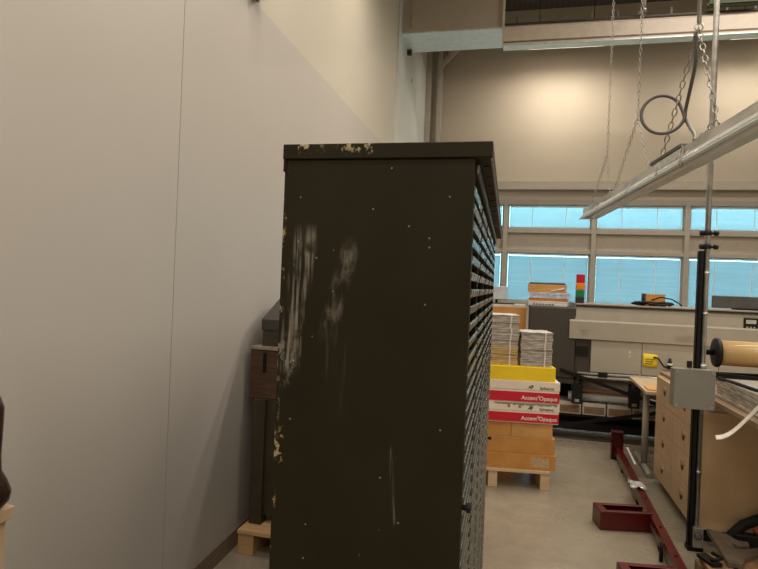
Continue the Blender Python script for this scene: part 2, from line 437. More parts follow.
b.build('carcass', M_olive, cabn)
b = MB(); b.box(-.004, -.006, H_, W_ + .037, D_ + .02, H_ + .035)
b.build('lid', M_oliveL, cabn, bevel=.0025)
MB().box(-.002, -.004, H_ - .028, .004, .05, H_).build('lid_clip', M_olive, cabn)
for i in range(6):
    y = min(max(.4 * i, .012), D_ - .012)
    b = MB(); b.box(W_ - .016, y - .012, 0, W_ - (.0 if i in (0, 5) else .006), y + .012, H_)
    b.build('post', M_olive, cabn)
# underside rail with a row of round holes and a bright angle strip
b = MB(); b.box(W_ - .03, .02, H_ - .030, W_ + .004, D_ - .02, H_ - .001); b.build('top_rail', M_olive, cabn)
b = MB(); b.prism([(W_ + .004, H_ - .030), (W_ + .009, H_ - .030), (W_ + .009, H_ - .012), (W_ + .004, H_ - .012)], 'Y', .02, D_ - .02); b.build('angle_strip', mat('worn_angle', (.22, .22, .21), .35, .8, .2), cabn)
for i in range(15): MB().lathe([(.0075, H_ - .0022), (.0075, H_ - .0002)], (W_ + .021, .09 + i * .13, 0), seg=12).build('punched_hole', M_blackplastic, cabn)
MB().box(W_ + .033, .0, H_ - .006, W_ + .037, D_ + .01, H_).build('drip_edge', MATS['worn_angle'], cabn)
for (y, z) in ((.012, 1.07), (1.988, .72)):
    b = MB(); b.lathe([(.006, 0), (.006, .008), (.011, .012), (.011, .018), (.004, .021)], (W_, y, z), 'X', 14); b.build('latch_knob', M_rubber, cabn)
pitch = .0385; nrow = 45; 
def lip_geo(b, y0, z):
    b.prism([(W_ - .004, z), (W_ - .001, z), (W_ + .002, z + .016), (W_ - .0005, z + .0185), (W_ - .004, z + .0175)], 'Y', y0, y0 + .338)
def tray_geo(b, y0, z):
    b.box(.05, y0, z, W_ - .0045, y0 + .338, z + .0015)
b = MB(); tray_geo(b, 0, 0); tr_mesh = None
first = None; rest = MB(); rest_lip = MB()
zmin = [.87, .76, .76, 1.10, 9]
for cidx in range(5):
    for r_ in range(nrow):
        z = .066 + r_ * pitch; y0 = .031 + .4 * cidx
        if z + .02 > H_ - .035: continue
        if z < zmin[cidx]: tray_geo(rest, y0, z); lip_geo(rest_lip, y0, z); continue
        if first is None:
            first = b.build('tray', M_tray, cabn); first.location = (0, y0, z)
            lb = MB(); lip_geo(lb, 0, 0); flip = lb.build('lip', M_lip, first)
        else:
            o = first.copy(); C.objects.link(o); o.parent = cabn; o.location = (0, y0, z)
            q = flip.copy(); C.objects.link(q); q.parent = o
o = rest.build('trays_rest', M_tray, cabn); o.name = 'lower_trays'; o['kind'] = 'stuff'
rest_lip.build('lip', M_lip, o)

# ------------------------------------------------------------------ pallets
M_pine = wood('pine_boards', (.52, .33, .155), (.66, .45, .24), (1, 12, 12), 2.2, .6)
M_pineL = wood('pale_pine_boards', (.62, .45, .27), (.74, .57, .37), (1, 12, 12), 2.2, .6)
def pallet(label, loc, rz, x0, x1, depth, h, m, group=None, bw=.075, xs=None):
    t = thing('wooden_pallet', label, 'pallet', loc, rz, group)
    n = 5; dw = depth / n
    for i in range(n):
        MB().box(x0, i * dw, h - .022, x1, i * dw + dw - .018, h).build('deck_board', m, t, bevel=.002)
    for x in xs or (x0, (x0 + x1 - bw) / 2, x1 - bw):
        MB().box(x, .012, 0, x + bw, depth - .03, h - .022).build('stringer', m, t, bevel=.002)
    return t

# ------------------------------------------------------------------ old machine on its pallet by the wall
pallet('pine pallet under the old green cabinet, beside the wall', (-1.435, 2.965, 0), R(-1.2), 0, .78, .95, .14, M_pine, None, .095)
M_oldolive = mat('old_olive_paint', (.045, .038, .022), .5, 0, .2, 6)
M_oldwood = wood('dark_old_timber', (.055, .028, .015), (.105, .055, .028), (1, 1, 10), 5, .5)
t = thing('desk_cabinet', 'old dark green cabinet with sloped top and brown timber front on a pallet', 'cabinet', (-1.455, 3.06, .14), R(-1.2))
for (x, y) in ((.042, .0), (.60, 0), (.042, .62), (.60, .62)):
    MB().box(x, y, 0, x + .076, y + .075, .72).build('leg', M_oldolive, t, bevel=.003)
MB().box(.118, .03, .05, .60, .66, .72).build('lower_body', M_oldolive, t)
MB().box(0, .03, .72, .70, .73, 1.005).build('timber_apron', M_oldwood, t, bevel=.004)
MB().box(-.004, .02, 1.005, .705, .74, 1.020).build('apron_top', mat('worn_edge', (.26, .22, .165), .6, 0, .3, 30), t)
MB().box(.085, .018, .875, .099, .030, .985).build('slot_plate', M_black, t)
MB().box(.048, .08, 1.02, .68, .72, 1.115).build('upper_body', M_oldolive, t)
b = MB(); b.prism([(.07, 1.115), (.07, 1.178), (.33, 1.305), (.74, 1.305), (.74, 1.115)], 'X', .042, .69)
b.build('sloped_top', mat('dark_desk_top', (.040, .036, .034), .45, 0, .1), t, bevel=.003)

# ------------------------------------------------------------------ the paper stack
SX, SY, SR = .400, 4.640, R(7.0)
def ST(lx, ly, z): return (SX + lx * math.cos(SR) - ly * math.sin(SR), SY + lx * math.sin(SR) + ly * math.cos(SR), z)
pallet('pale pine pallet under the stacked paper cartons', ST(-.632, -.02, 0), SR, -.29, .60, .56, .150, M_pineL, None, .07, (-.27, .13, .53))
def carton(label, lx0, lx1, ly, d, z0, z1, m, group, jit=0):
    t = thing('carton', label, 'carton', ST(lx0, ly, z0), SR + R(jit), group)
    w = lx1 - lx0; h = z1 - z0
    MB().box(0, 0, 0, w, d, h).build('carton_body', m, t, bevel=.004)
    return t, w, h
z = .150
t, w_, h_ = carton('brown carton with a pale label, lowest of the stack', -.60, .012, .0, .46, .150, .270, M_kraft, 'brown cartons in the paper stack')
MB().box(w_ - .19, -.0012, .022, w_ - .05, .0005, h_ - .025).build('label_patch', mat('faded_label', (.52, .38, .22), .6, 0, .15, 40), t)
b = MB(); b.sheet([[(w_ - .47 + .02 * i, -.0015, .035 + .012 * math.sin(i * 1.3) - .001 * i * i * .2)] + [(w_ - .47 + .02 * i, -.0015, .040 + .012 * math.sin(i * 1.3) - .001 * i * i * .2)] for i in range(8)])
b.build('scuff_tape', M_tape, t)
t, w_, h_ = carton('plain brown carton resting on the lowest labelled carton', -.61, .004, .01, .46, .270, .398, M_kraft, 'brown cartons in the paper stack')
MB().box(0, -.001, h_ - .006, w_, .001, h_ - .0005).build('tape', M_tape, t)
t, w_, h_ = carton('smaller brown carton directly beneath the white and red boxes, beside its twin', -.336, -.018, .015, .45, .398, .512, M_kraft2, 'brown cartons in the paper stack')
t2, w_, h_ = carton('smaller brown carton beneath the white and red boxes, next to the tray cabinet', -.615, -.339, .010, .45, .398, .512, M_kraft, 'brown cartons in the paper stack')
M_boxwhite = mat('white_box_board', (.88, .79, .68), .5, 0, .04)
M_red = mat('red_box_print', (.62, .012, .035), .45, 0, .05)
M_ink = mat('dark_ink', (.05, .05, .05), .6)
M_whiteink = mat('white_ink', (.85, .82, .78), .6)
def paperbox(label, z0, z1, lx1, jit, torn):
    w, d, h = .62, .46, z1 - z0
    t = thing('paper_box', label, 'box', ST(lx1 - w, -.004, z0), SR + R(jit), 'white and red paper boxes')
    MB().box(0, 0, 0, w, d, h * .84).build('box_body', M_boxwhite, t, bevel=.003)
    MB().box(-.004, -.004, h * .60, w + .004, d + .004, h).build('box_lid', M_boxwhite, t, bevel=.003)
    MB().box(.0, -.0055, .010, w, .001, h * .50).build('red_band', M_red, t)
    text('lettering', "Accent", .043, M_whiteink, t, (w - .165, -.0062, .027), bold=.0007, align='RIGHT')
    text('registered_mark', "\u00ae", .024, M_whiteink, t, (w - .163, -.0062, .046), bold=.0003)
    text('lettering', "Opaque", .043, M_whiteink, t, (w - .014, -.0062, .027), bold=.0007, align='RIGHT')
    text('maker_name', "Sylvamo", .033, M_ink, t, (w - .040, -.0056, h * .50 + .025), bold=.0005, align='RIGHT')
    b = MB(); b.prism([(w - .245, h * .5 + .026), (w - .225, h * .5 + .050), (w - .205, h * .5 + .030), (w - .214, h * .5 + .026), (w - .224, h * .5 + .036)], 'Y', -.0058, -.0045)
    b.prism([(w - .222, h * .5 + .053), (w - .198, h * .5 + .056), (w - .203, h * .5 + .034)], 'Y', -.0058, -.0045)
    b.build('emblem', M_ink, t)
    if torn:
        b = MB(); pts = []
        random.seed(3)
        for i in range(24):
            x = .12 + i * .021; pts.append((x, h * .93 - random.random() * .012 - (.030 if i in (5, 9, 13) else 0)))
        poly = [(.12, h * .985)] + pts + [(.60, h * .985)]
        for (a, c) in zip(pts, pts[1:]): b.box(a[0], -.0052, a[1], c[0], -.0042, h * .985)
        b.build('torn_edge', mat('torn_board', (.30, .27, .24), .8), t)
    return t
paperbox('white and red paper box with a torn lid edge, just above the brown cartons', .512, .672, .020, .3, True)
paperbox('white and red paper box directly under the yellow slab', .672, .842, .016, -.4, False)
M_yellow = mat('yellow_paper', (.92, .67, .02), .6, 0, .06, 5)
t = thing('yellow_packet', 'bright yellow slab of wrapped paper on top of the white and red boxes', 'paper packet', ST(-.60, .0, .842), SR)
b = MB(); b.box(0, 0, 0, .585, .44, .112); b.build('packet_body', M_yellow, t, bevel=.006)
MB().box(.36, -.001, .004, .3615, .441, .1125).build('wrapper_seam', mat('yellow_seam', (.60, .43, .03), .6), t)
def wrapmat(name, lo, hi, rough, bmp):
    k = NT(name); f = k.noise(9, 5, (1, 1, 14), .65); g = k.noise(26, 4, (1, 1, 1.6), .7)
    col = k.mix(k.ramp(f, .36, .64), lo, hi)
    col = k.mix(k.math('MULTIPLY', k.ramp(g, .58, .72), .55), col, (.78, .76, .72))
    k.put(k.b.inputs['Base Color'], col); k.b.inputs['Roughness'].default_value = rough; k.bump(g, bmp, .008)
    return k.m
M_wrap = wrapmat('stretch_wrapped_paper', (.30, .27, .235), (.60, .56, .50), .25, .5)
M_wrapT = wrapmat('stretch_wrapped_manila', (.44, .30, .12), (.64, .47, .22), .3, .35)
M_topsheet = mat('pale_top_sheet', (.66, .63, .60), .4, 0, .06)
def bundle_mesh(w, d, h, seed):
    rnd = random.Random(seed); b = MB(); n = 5
    z = 0
    for i in range(n):
        hh = h / n; j = [rnd.uniform(-.0035, .0035) for _ in range(4)]
        b.box(j[0], j[1], z, w + j[2], d + j[3], z + hh * (1 if i == n - 1 else .93)); z += hh
    b.box(.006, .006, 0, w - .006, d - .006, h)
    return b
def bundle(label, loc, rz, w, d, h, m, group, seed, top=False):
    t = thing('wrapped_bundle', label, 'paper bundle', loc, rz, group)
    bundle_mesh(w, d, h, seed).build('paper_block', m, t, bevel=.003)
    b = MB(); x = w * .74; b.box(x, -.006, 0, x + .012, d + .006, h + .0); b.build('strap_band', mat('clear_strap', (.66, .64, .60), .25), t)
    if top:
        b = MB(); b.sheet([[(i / 8 * (w + .012) - .006, j / 6 * (d + .012) - .008, h + .0025 + .002 * math.sin(i * 1.9 + j * 2.3)) for j in range(7)] for i in range(9)])
        b.build('cover_sheet', M_topsheet, t, solid=.002)
    return t
z = .955
labels = ['lowest of the four wrapped paper bundles on the yellow slab', 'second up from the yellow slab in the shorter pile', 'third up from the yellow slab in the shorter pile', 'topmost pale wrapped bundle of the shorter grey pile']
for i, hgt in enumerate((.062, .070, .058, .074)):
    bundle('grey shrink wrapped bundle, ' + labels[i], ST(-.286 + .004 * (i % 2), .025, z), SR + R((-2, 2.2, -1.0, 1.4)[i]), .242, .30, hgt, M_wrap, 'grey wrapped bundles in the shorter pile', i + 5, i == 3); z += hgt + (.0 if i < 3 else 0)
z = .955
for i, hgt in enumerate((.085, .065)):
    bundle(('lower' if i == 0 else 'upper') + ' tan wrapped bundle on the yellow slab beneath the taller grey pile', ST(-.575, .045, z), SR + R((.6, -.8)[i]), .272, .33, hgt, M_wrapT, 'tan wrapped bundles', i + 15); z += hgt
lab5 = ['lowest grey wrapped bundle, resting on the tan bundles', 'second grey wrapped bundle above the tan bundles', 'third grey wrapped bundle above the tan bundles', 'fourth grey wrapped bundle above the tan bundles', 'topmost wrapped bundle of the taller pile under a pale sheet']
for i, hgt in enumerate((.046, .044, .047, .045, .058)):
    bundle(lab5[i], ST(-.570 + .004 * (i % 3), .05, z), SR + R((.9, -.6, .4, 1.2, -.3)[i]), .266, .34, hgt, M_wrap, 'grey wrapped bundles in the taller pile', i + 25, i == 4); z += hgt

# ------------------------------------------------------------------ wide format printer
PX, PY, PR = .225, 6.2, R(-1.5)
def PT(x, y, z): return (PX + x * math.cos(PR) - y * math.sin(PR), PY + x * math.sin(PR) + y * math.cos(PR), z)
pr = thing('wide_format_printer', 'wide beige and dark grey large format printer on a black braced stand', 'printer', (PX, PY, 0), PR)
M_beige = mat('printer_beige', (.36, .335, .285), .42, 0, .03)
M_beige2 = mat('printer_beige_panel', (.37, .345, .295), .42, 0, .03)
M_silver = mat('silver_rail', (.60, .60, .58), .25, .85, .1)
b = MB(); b.box(0, 0, .66, .47, .85, 1.393); b.build('side_tower', M_darkgrey, pr, bevel=.015)
b = MB(); b.box(.47, .03, .70, .64, .85, 1.08); b.box(.20, .02, .60, .47, .80, .66); b.build('lower_housing', M_darkgrey, pr, bevel=.006)
b = MB(); b.box(.475, .015, .90, .60, .05, 1.0); o = b.build('socket_recess', M_blackplastic, pr)
MB().box(.50, .011, .93, .57, .015, .97).build('socket_plate', M_black, o)
b = MB(); b.prism([(.0, 1.262), (.012, 1.39), (.06, 1.425), (.8, 1.425), (.8, 1.262)], 'X', .455, 3.10); b.build('upper_cover', M_beige, pr, bevel=.004)
b = MB(); b.box(.455, -.01, 1.425, 3.10, .82, 1.440); b.build('top_edge', mat('printer_top_lip', (.30, .275, .245), .4), pr, bevel=.003)
b = MB(); b.prism([(-.022, 1.075), (-.022, 1.255), (-.008, 1.272), (.8, 1.272), (.8, 1.075)], 'X', .405, 3.10); b.build('lower_cover', M_beige, pr, bevel=.004)
for (x0, x1) in ((.625, 1.105), (1.109, 1.80), (1.804, 3.05)):
    b = MB(); b.box(x0, .0, .745, x1, .80, 1.073); b.build('front_panel', M_beige2, pr, bevel=.004)
for (x0, x1, z0, z1) in ((.515, .60, 1.115, 1.185), (1.40, 1.62, 1.105, 1.170)):
    b = MB()
    for i in range(7): b.box(x0, -.0235, z0 + i * (z1 - z0) / 7, x1, -.021, z0 + (i + .45) * (z1 - z0) / 7)
    b.build('vent_grille', mat('grille_beige', (.34, .315, .275), .5), pr)
for zz in (.955, .915): MB().box(.985, -.002, zz, 1.003, .002, zz + .025).build('panel_icon', mat('icon_white', (.58, .56, .52), .5), pr)
b = MB(); b.box(2.0, -.008, 1.205, 2.125, .004, 1.37); cp = b.build('control_panel', M_blackplastic, pr, bevel=.004)
b = MB(); b.box(2.018, -.0105, 1.315, 2.105, -.007, 1.352); b.build('display', mat('panel_display', (.50, .50, .48), .3), cp)
for (x, z) in ((2.03, 1.28), (2.06, 1.28), (2.09, 1.28), (2.03, 1.25), (2.075, 1.245)):
    b = MB(); b.lathe([(.009, -.0105), (.008, -.007)], (x, 0, z), 'Y', 12); b.build('button', mat('grey_button', (.42, .42, .41), .4), cp)
# yellow notice, lead and connector
b = MB(); b.sheet([[(1.118 + .015 * math.sin(0) + i * .135 / 4, -.006 - .004 * math.sin(i * 1.1 + j), .838 + j * .13 / 3 - i * .002) for j in range(4)] for i in range(5)])
o = b.build('yellow_notice', mat('yellow_notice_print', (.80, .62, .02), .5, 0, .05), pr, solid=.002)
b = MB()
for j in range(3): b.box(1.14, -.014, .865 + j * .022, 1.20 + .012 * j, -.012, .871 + j * .022)
b.build('notice_print', M_ink, o)
b = MB(); b.tube([(1.215, -.012, .935), (1.255, -.03, .925), (1.275, -.05, .89), (1.30, -.05, .855), (1.345, -.03, .835), (1.36, -.025, .84)], .008, 8); b.build('power_lead', M_rubber, pr)
b = MB(); b.lathe([(.020, .83), (.024, .835), (.024, .885), (.014, .905), (.012, .935)], (1.36, -.028, 0), seg=16); o = b.build('plug', M_blackplastic, pr)
b = MB(); b.lathe([(.0255, .868), (.0255, .886)], (1.36, -.028, 0), seg=16); b.build('plug_band', M_white, o)
# media path
for (z0, r0, m) in ((.725, .016, M_silver), (.688, .018, M_silver)):
    b = MB(); b.cyl((.50, .005, z0), (3.0, .005, z0), r0, 14); b.build('feed_rail', m, pr)
for x in (.70, 1.55): MB().box(x, -.012, .675, x + .09, .04, .745).build('pinch_block', M_blackplastic, pr, bevel=.004)
b = MB(); b.box(.50, .05, .655, 3.0, .62, .745); b.build('platen', mat('platen_grey', (.20, .19, .18), .4), pr)
b = MB(); b.cyl((.47, .22, .575), (3.0, .22, .575), .065, 24); b.build('media_roll', mat('media_white', (.62, .60, .57), .4), pr)
b = MB(); b.cyl((.47, .10, .535), (3.0, .10, .535), .022, 12); b.build('tension_bar', wood('tension_wood', (.22, .11, .05), (.32, .17, .08)), pr)
b = MB(); b.cyl((.43, .14, .465), (3.0, .14, .465), .045, 20); b.build('take_up_tube', mat('take_up_film', (.55, .58, .60), .18, .3), pr)
for x in (.46, 1.01, 1.90):
    b = MB(); b.prism([(x, .40), (x, .64), (x + .025, .64), (x + .03, .60), (x + .07, .60), (x + .075, .64), (x + .10, .64), (x + .10, .40)], 'Y', .02, .10)
    o = b.build('media_clamp', M_blackplastic, pr, bevel=.004)
    MB().box(x + .025, .012, .42, x + .07, .022, .45).build('clamp_tag', M_galv, o)
# stand
for x in (.17, 2.95):
    MB().box(x, .10, .10, x + .10, .22, .66).build('stand_leg', M_black, pr, bevel=.004)
    MB().box(x, .60, .10, x + .10, .72, .66).build('stand_leg', M_black, pr, bevel=.004)
    MB().box(x, -.06, .065, x + .10, .82, .12).build('foot_beam', M_black, pr, bevel=.004)
    for y in (0, .76):
        b = MB(); b.lathe([(.012, -.018), (.032, -.016), (.032, .016), (.012, .018)], (x + .05, y, .032), 'X', 16); b.box(x + .015, y - .03, .03, x + .085, y + .03, .066); b.build('caster', M_rubber, pr)
b = MB(); b.box(.27, .10, .255, 2.95, .68, .275); b.build('shelf', M_black, pr)
b = MB(); b.box(.27, .12, .11, 2.95, .16, .19); b.build('base_rail', M_black, pr)
b = MB(); b.box(.27, .69, .06, 2.95, .71, .64); b.build('shade_sheet', M_blackplastic, pr)  # black sheet added for the shade under and behind the printer
b = MB(); b.bar((.33, -.005, .745), (1.30, -.005, .455), .02, .034); b.build('cross_brace', M_black, pr)
b = MB(); b.bar((.30, -.005, .155), (1.45, -.005, .425), .02, .034); b.build('cross_brace', M_black, pr)
# cartons on the shelf of the stand
M_cartop = mat('white_carton_top', (.60, .55, .48), .6, 0, .08)
cl = ['small white topped carton on the printer shelf, beside the stand leg', 'small white topped carton on the printer shelf, second from the stand leg', 'small white topped carton on the printer shelf, third from the stand leg', 'small white topped carton on the printer shelf, fourth from the stand leg', 'small white topped carton on the printer shelf, partly behind the table leg', 'small white topped carton on the printer shelf, hidden end of the row']
for i in range(5):
    t = thing('shelf_carton', cl[i], 'carton', PT(.335 + i * .243, .125, .275), PR + R((0, .8, -.6, .4, 0, .5)[i]), 'cartons on the printer shelf')
    MB().box(0, 0, 0, .228, .30, .125).build('carton_body', M_cartop, t, bevel=.003)
    MB().box(.012, -.0015, .012, .216, .002, .086).build('printed_front', mat('brown_print', (.24, .16, .09), .6, 0, .2, 30), t)

# things on the printer
pk = [('white', .050, M_white, 'thick white packet with dark printing, lowest on the printer', .40),
      ('brown', .032, M_kraft, 'thin brown packet, second up on the printer', .395),
      ('blue', .062, None, 'plastic wrapped pale blue packet in the middle of the pile on the printer', .405),
      ('tan', .085, M_kraft2, 'thick tan packet with wrapping, near the top of the pile on the printer', .385),
      ('slate', .020, None, 'thin slate grey board on top of the pile on the printer', .365)]
M_bluewrap = mat('pale_blue_wrap', (.50, .56, .66), .25, 0, .2, 30, .4); M_slate = mat('slate_board', (.12, .15, .16), .5)
z = 1.393
for i, (nm, h, m, lab, wd) in enumerate(pk):
    m = m or (M_bluewrap if nm == 'blue' else M_slate)
    t = thing('paper_packet', lab, 'paper packet', PT(-.015 + .008 * (i % 3), .10 + .006 * i, z), PR + R((0, .8, -.6, 1.2, .3)[i]), 'packets piled on the printer')
    bundle_mesh(wd, .28, h, 60 + i).build('packet_body', m, t, bevel=.003)
    if nm == 'white':
        b = MB()
        for j in range(7): b.box(.05 + j * .032, -.008, .012, .05 + j * .032 + .02, -.0045, .024)
        b.build('printing', M_ink, t)
    if nm == 'tan':
        b = MB(); b.sheet([[(x, -.007 - .002 * math.sin(9 * x), zz + .25 * (x - .25)) for zz in (.012, .026)] for x in [.22 + .02 * q for q in range(8)]]); b.build('wrap_fold', mat('clear_strap', (.66, .64, .60), .25), t, solid=.001)
    z += h
t = thing('signal_tower', 'small red amber and green signal light tower on the printer', 'signal light', PT(.505, .11, 1.4401), PR)
def seg_(nm, c, z0, z1, e=0):
    m = mat('signal_' + nm, c, .3, 0, .03)
    MB().box(-.042, -.042, z0, .042, .042, z1).build(nm + '_lens' if nm != 'black' else 'base', m, t, bevel=.006)
seg_('black', (.02, .02, .02), 0, .068); seg_('green', (.0, .19, .075), .069, .140); seg_('amber', (.80, .22, .01), .141, .212); seg_('red', (.42, .006, .02), .213, .300)
t = thing('small_box', 'small brown cardboard box among black cables on the printer', 'box', PT(1.15, .16, 1.4401), PR + R(4))
MB().box(0, 0, 0, .19, .14, .125).build('box_body', M_kraft, t, bevel=.003)
MB().box(-.004, -.003, .0, .0, .14, .127).build('dark_side', M_blackplastic, t)
t = tag(MB().tube([Vector(PT(1.05 + .30 * (.5 + .5 * math.cos(a * .62)) + .05 * math.sin(a * 1.7), .07 + .05 * math.sin(a * .9), 1.452 + .012 * (a % 3))) for a in [q * .5 for q in range(60)]], .010, 7).build('cable_coil', M_rubber), 'heap of black cables in front of the small cardboard box on the printer', 'cable')
b = MB(); b.tube([Vector(PT(*p)) for p in ((1.20, .13, 1.50), (1.28, .10, 1.535), (1.38, .10, 1.52), (1.45, .10, 1.48), (1.48, .10, 1.452))], .007, 7)
tag(b.build('loose_cable', M_rubber), 'single black cable arching down from the small cardboard box onto the printer', 'cable')
t = thing('monitor', 'dark grey wide monitor back standing low on the printer beside the pole', 'monitor', PT(1.78, .20, 1.4401), PR + R(-1))
MB().box(0, 0, .012, .62, .035, .135).build('screen_shell', mat('monitor_grey', (.075, .073, .072), .5), t, bevel=.006)
MB().box(.20, -.05, 0, .42, .09, .012).build('stand_base', M_blackplastic, t)
# tall carton behind with a small screen on an arm
t = thing('tall_carton', 'tall brown carton behind the paper stack, beside the dark printer tower', 'carton', (-.33, 6.40, 0), R(1))
MB().box(0, 0, 0, .53, .5, 1.385).build('carton_body', M_kraft, t, bevel=.004)
MB().box(.0, -.001, 1.36, .53, .5, 1.3865).build('white_flap', mat('carton_flap', (.62, .60, .56), .5), t)
t = thing('tablet_screen', 'small pale blue grey screen on a dark stand near the window', 'screen', (-.12, 6.55, 1.386), R(12))
MB().box(-.16, 0, .05, .115, .02, .20).build('screen_shell', mat('pale_shell', (.45, .50, .55), .4), t, bevel=.008)
b = MB(); b.tube([(.0, .03, .01), (.0, .035, .06), (.0, .02, .12)], .014, 10); b.build('stand_neck', M_blackplastic, t)
b = MB(); b.box(-.10, -.05, 0, .19, .10, .014); b.build('stand_base', M_blackplastic, t, bevel=.004)

# ------------------------------------------------------------------ drawer cabinet, worktop, table on the right
M_maple = wood('maple_fronts', (.52, .375, .235), (.60, .44, .285), (1, 8, 1), 3, .42)
M_mapleD = wood('brown_end_board', (.56, .40, .235), (.64, .46, .28), (4, 1, 1), 2, .5)
M_gap = mat('drawer_gap', (.06, .045, .032), .8)
CXo, CYo, CR = 1.195, 3.98, R(-1.6)
def CT(x, y, z): return (CXo + x * math.cos(CR) - y * math.sin(CR), CYo + x * math.sin(CR) + y * math.cos(CR), z)
dc = thing('drawer_cabinet', 'pale maple cabinet with two columns of cup handled drawers facing the aisle', 'cabinet', (CXo, CYo, 0), CR)
b = MB(); b.box(.018, .0, .085, .92, 1.14, .895); b.build('carcass', M_mapleD, dc, bevel=.002)
b = MB(); b.box(.07, .04, 0, .88, 1.10, .085); b.build('plinth', M_blackplastic, dc)
b = MB(); b.box(.018, -.012, .80, .92, .0, .83); b.build('end_rail', M_maple, dc)
for cidx in range(2):
    for r_ in range(4):
        y0 = .006 + cidx * .567; z0 = .09 + r_ * .201
        b = MB(); b.box(0, y0, z0, .018, y0 + .561, z0 + .197); d = b.build('drawer_front', M_maple, dc, bevel=.002)
        yc, zc = y0 + .28, z0 + .115
        b = MB()
        prof = []
        for q in range(5):
            rr = .052 * math.cos(q / 4 * math.pi / 2); dp = .007 * math.sin(q / 4 * math.pi / 2)
            prof.append([(-dp if q else 0, yc + rr * math.cos(a), zc + rr * .75 * math.sin(a)) for a in [math.pi * j / 10 for j in range(11)]])
        b.sheet(prof); b.build('cup_pull', mat('cup_pull_maple', (.40, .28, .17), .45), d, solid=.002)
        b = MB(); b.lathe([(.036, -.001), (.036, .001)], (0, yc, zc - .004), 'X', 20); b.build('finger_hole', M_gap, d)
wt = thing('worktop', 'brown worktop slab running over the drawer cabinet and past its end', 'worktop', (1.255, CYo, .895), 0)
b = MB(); b.box(0, -1.0, .0005, 1.1, 1.16, .028); b.build('slab', wood('worktop_tan', (.27, .19, .12), (.33, .235, .15), (8, 1, 1), 2, .4), wt, bevel=.003)
b = MB(); b.box(.85, -.98, -.895, .90, -.5, 0); b.build('support_panel', M_mapleD, wt)
# table
tb = thing('table', 'pale table with a rounded steel leg between the drawer cabinet and printer', 'table', (1.165, 5.20, 0), R(-2.5))
b = MB(); b.box(0, 0, .712, 1.15, .86, .74); b.build('tabletop', wood('table_pale', (.56, .44, .31), (.63, .51, .37), (8, 1, 1), 2, .4), tb, bevel=.004)
M_legp = mat('table_leg_paint', (.36, .33, .28), .45, 0, .05)
for x in (.06, 1.08):
    b = MB(); b.tube([(x, .30, .03), (x, .30, .70)], .027, 14); b.build('leg', M_legp, tb)
    b = MB(); b.tube([(x, .03, .022), (x, .10, .030), (x, .30, .034), (x, .70, .030), (x, .78, .022)], [.018, .024, .026, .024, .018], 12); b.build('foot', M_legp, tb)
    MB().box(x - .03, .1, .690, x + .03, .76, .712).build('top_bracket', M_legp, tb)
t = thing('cardboard_scrap', 'flat piece of brown cardboard lying on the pale table', 'cardboard', (1.19, 5.25, .7402), R(-4))
MB().box(0, 0, 0, .17, .22, .010).build('sheet', M_kraft2, t, bevel=.002)
# film roll in its cradle, wrapped stack with binder strip
rl = thing('film_roll', 'tan film roll with a black end flange lying on a black cradle', 'film roll', (1.575, 4.80, 1.1362), R(-1))
b = MB(); b.lathe([(.095, .0), (.095, .80)], (0, 0, 0), 'X', 32); b.build('film', mat('tan_film', (.55, .385, .185), .16, 0, .03, 4), rl)
b = MB(); b.lathe([(.02, -.034), (.075, -.034), (.108, -.028), (.112, -.012), (.108, 0), (.09, .002)], (0, 0, 0), 'X', 32); b.build('end_flange', M_blackplastic, rl)
b = MB(); b.lathe([(.018, -.13), (.022, -.12), (.022, -.034)], (0, 0, 0), 'X', 16); b.build('spindle', M_black, rl)
cr_ = thing('roll_cradle', 'black steel cradle on the worktop holding the tan film roll', 'cradle', (1.575, 4.80, .9232), R(-1))
b = MB(); b.prism([(-.03, 0), (-.03, .19), (.018, .19), (.05, .03), (.05, 0)], 'X', -.125, -.095)
b.build('side_plate', M_black, cr_, bevel=.003)
b = MB(); b.bar((-.11, -.02, .05), (.70, -.10, .02), .03, .036); b.build('long_arm', M_black, cr_)
b = MB(); b.bar((-.11, .04, .04), (.75, .10, .05), .03, .036); b.build('cross_arm', M_black, cr_)
b = MB(); b.box(.02, -.10, 0, .80, .10, .02); b.build('base_plate', M_blackplastic, cr_)
ws = thing('wrapped_stack', 'large plastic wrapped stack of sheets with a black strap on the worktop', 'paper stack', (1.31, 3.14, .9232), R(-.5))
bundle_mesh(.62, .90, .112, 91).build('paper_block', M_wrap, ws, bevel=.004)
b = MB(); b.sheet([[(i / 6 * .61 + .004, j / 8 * .89 + .005, .1155 + .0012 * math.sin(i * 2 + j)) for j in range(9)] for i in range(7)]); b.build('cover_sheet', mat('grey_cover', (.30, .275, .25), .35), ws, solid=.003)
b = MB(); b.tube([(.004, .86, .119), (.03, .62, .121), (.05, .40, .121), (.12, .33, .121), (.2, .33, .122), (.4, .36, .122)], .013, 8); b.build('black_strap', M_rubber, ws)
b = MB(); 
pts = []
for i in range(25):
    q = i / 24
    pts.append((q,))
P0 = [Vector((1.306, 3.27, 1.05)), Vector((1.255, 3.29, .975)), Vector((1.20, 3.30, .905)), Vector((1.16, 3.30, .825)), Vector((1.085, 3.30, .822))]
def bez(P, q):
    P = list(P)
    while len(P) > 1: P = [a.lerp(c_, q) for a, c_ in zip(P, P[1:])]
    return P[0]
b.sheet([[bez(P0, i / 24) + Vector((0, 0, -.0)) + s_ * Vector((.004, .016, .008)) for s_ in (-1, 1)] for i in range(25)])
o = b.build('plastic_strip', mat('white_strip', (.72, .68, .62), .35), None, solid=.0025)
tag(o, 'curled white plastic strip dangling from the wrapped stack over the worktop edge', 'plastic strip')

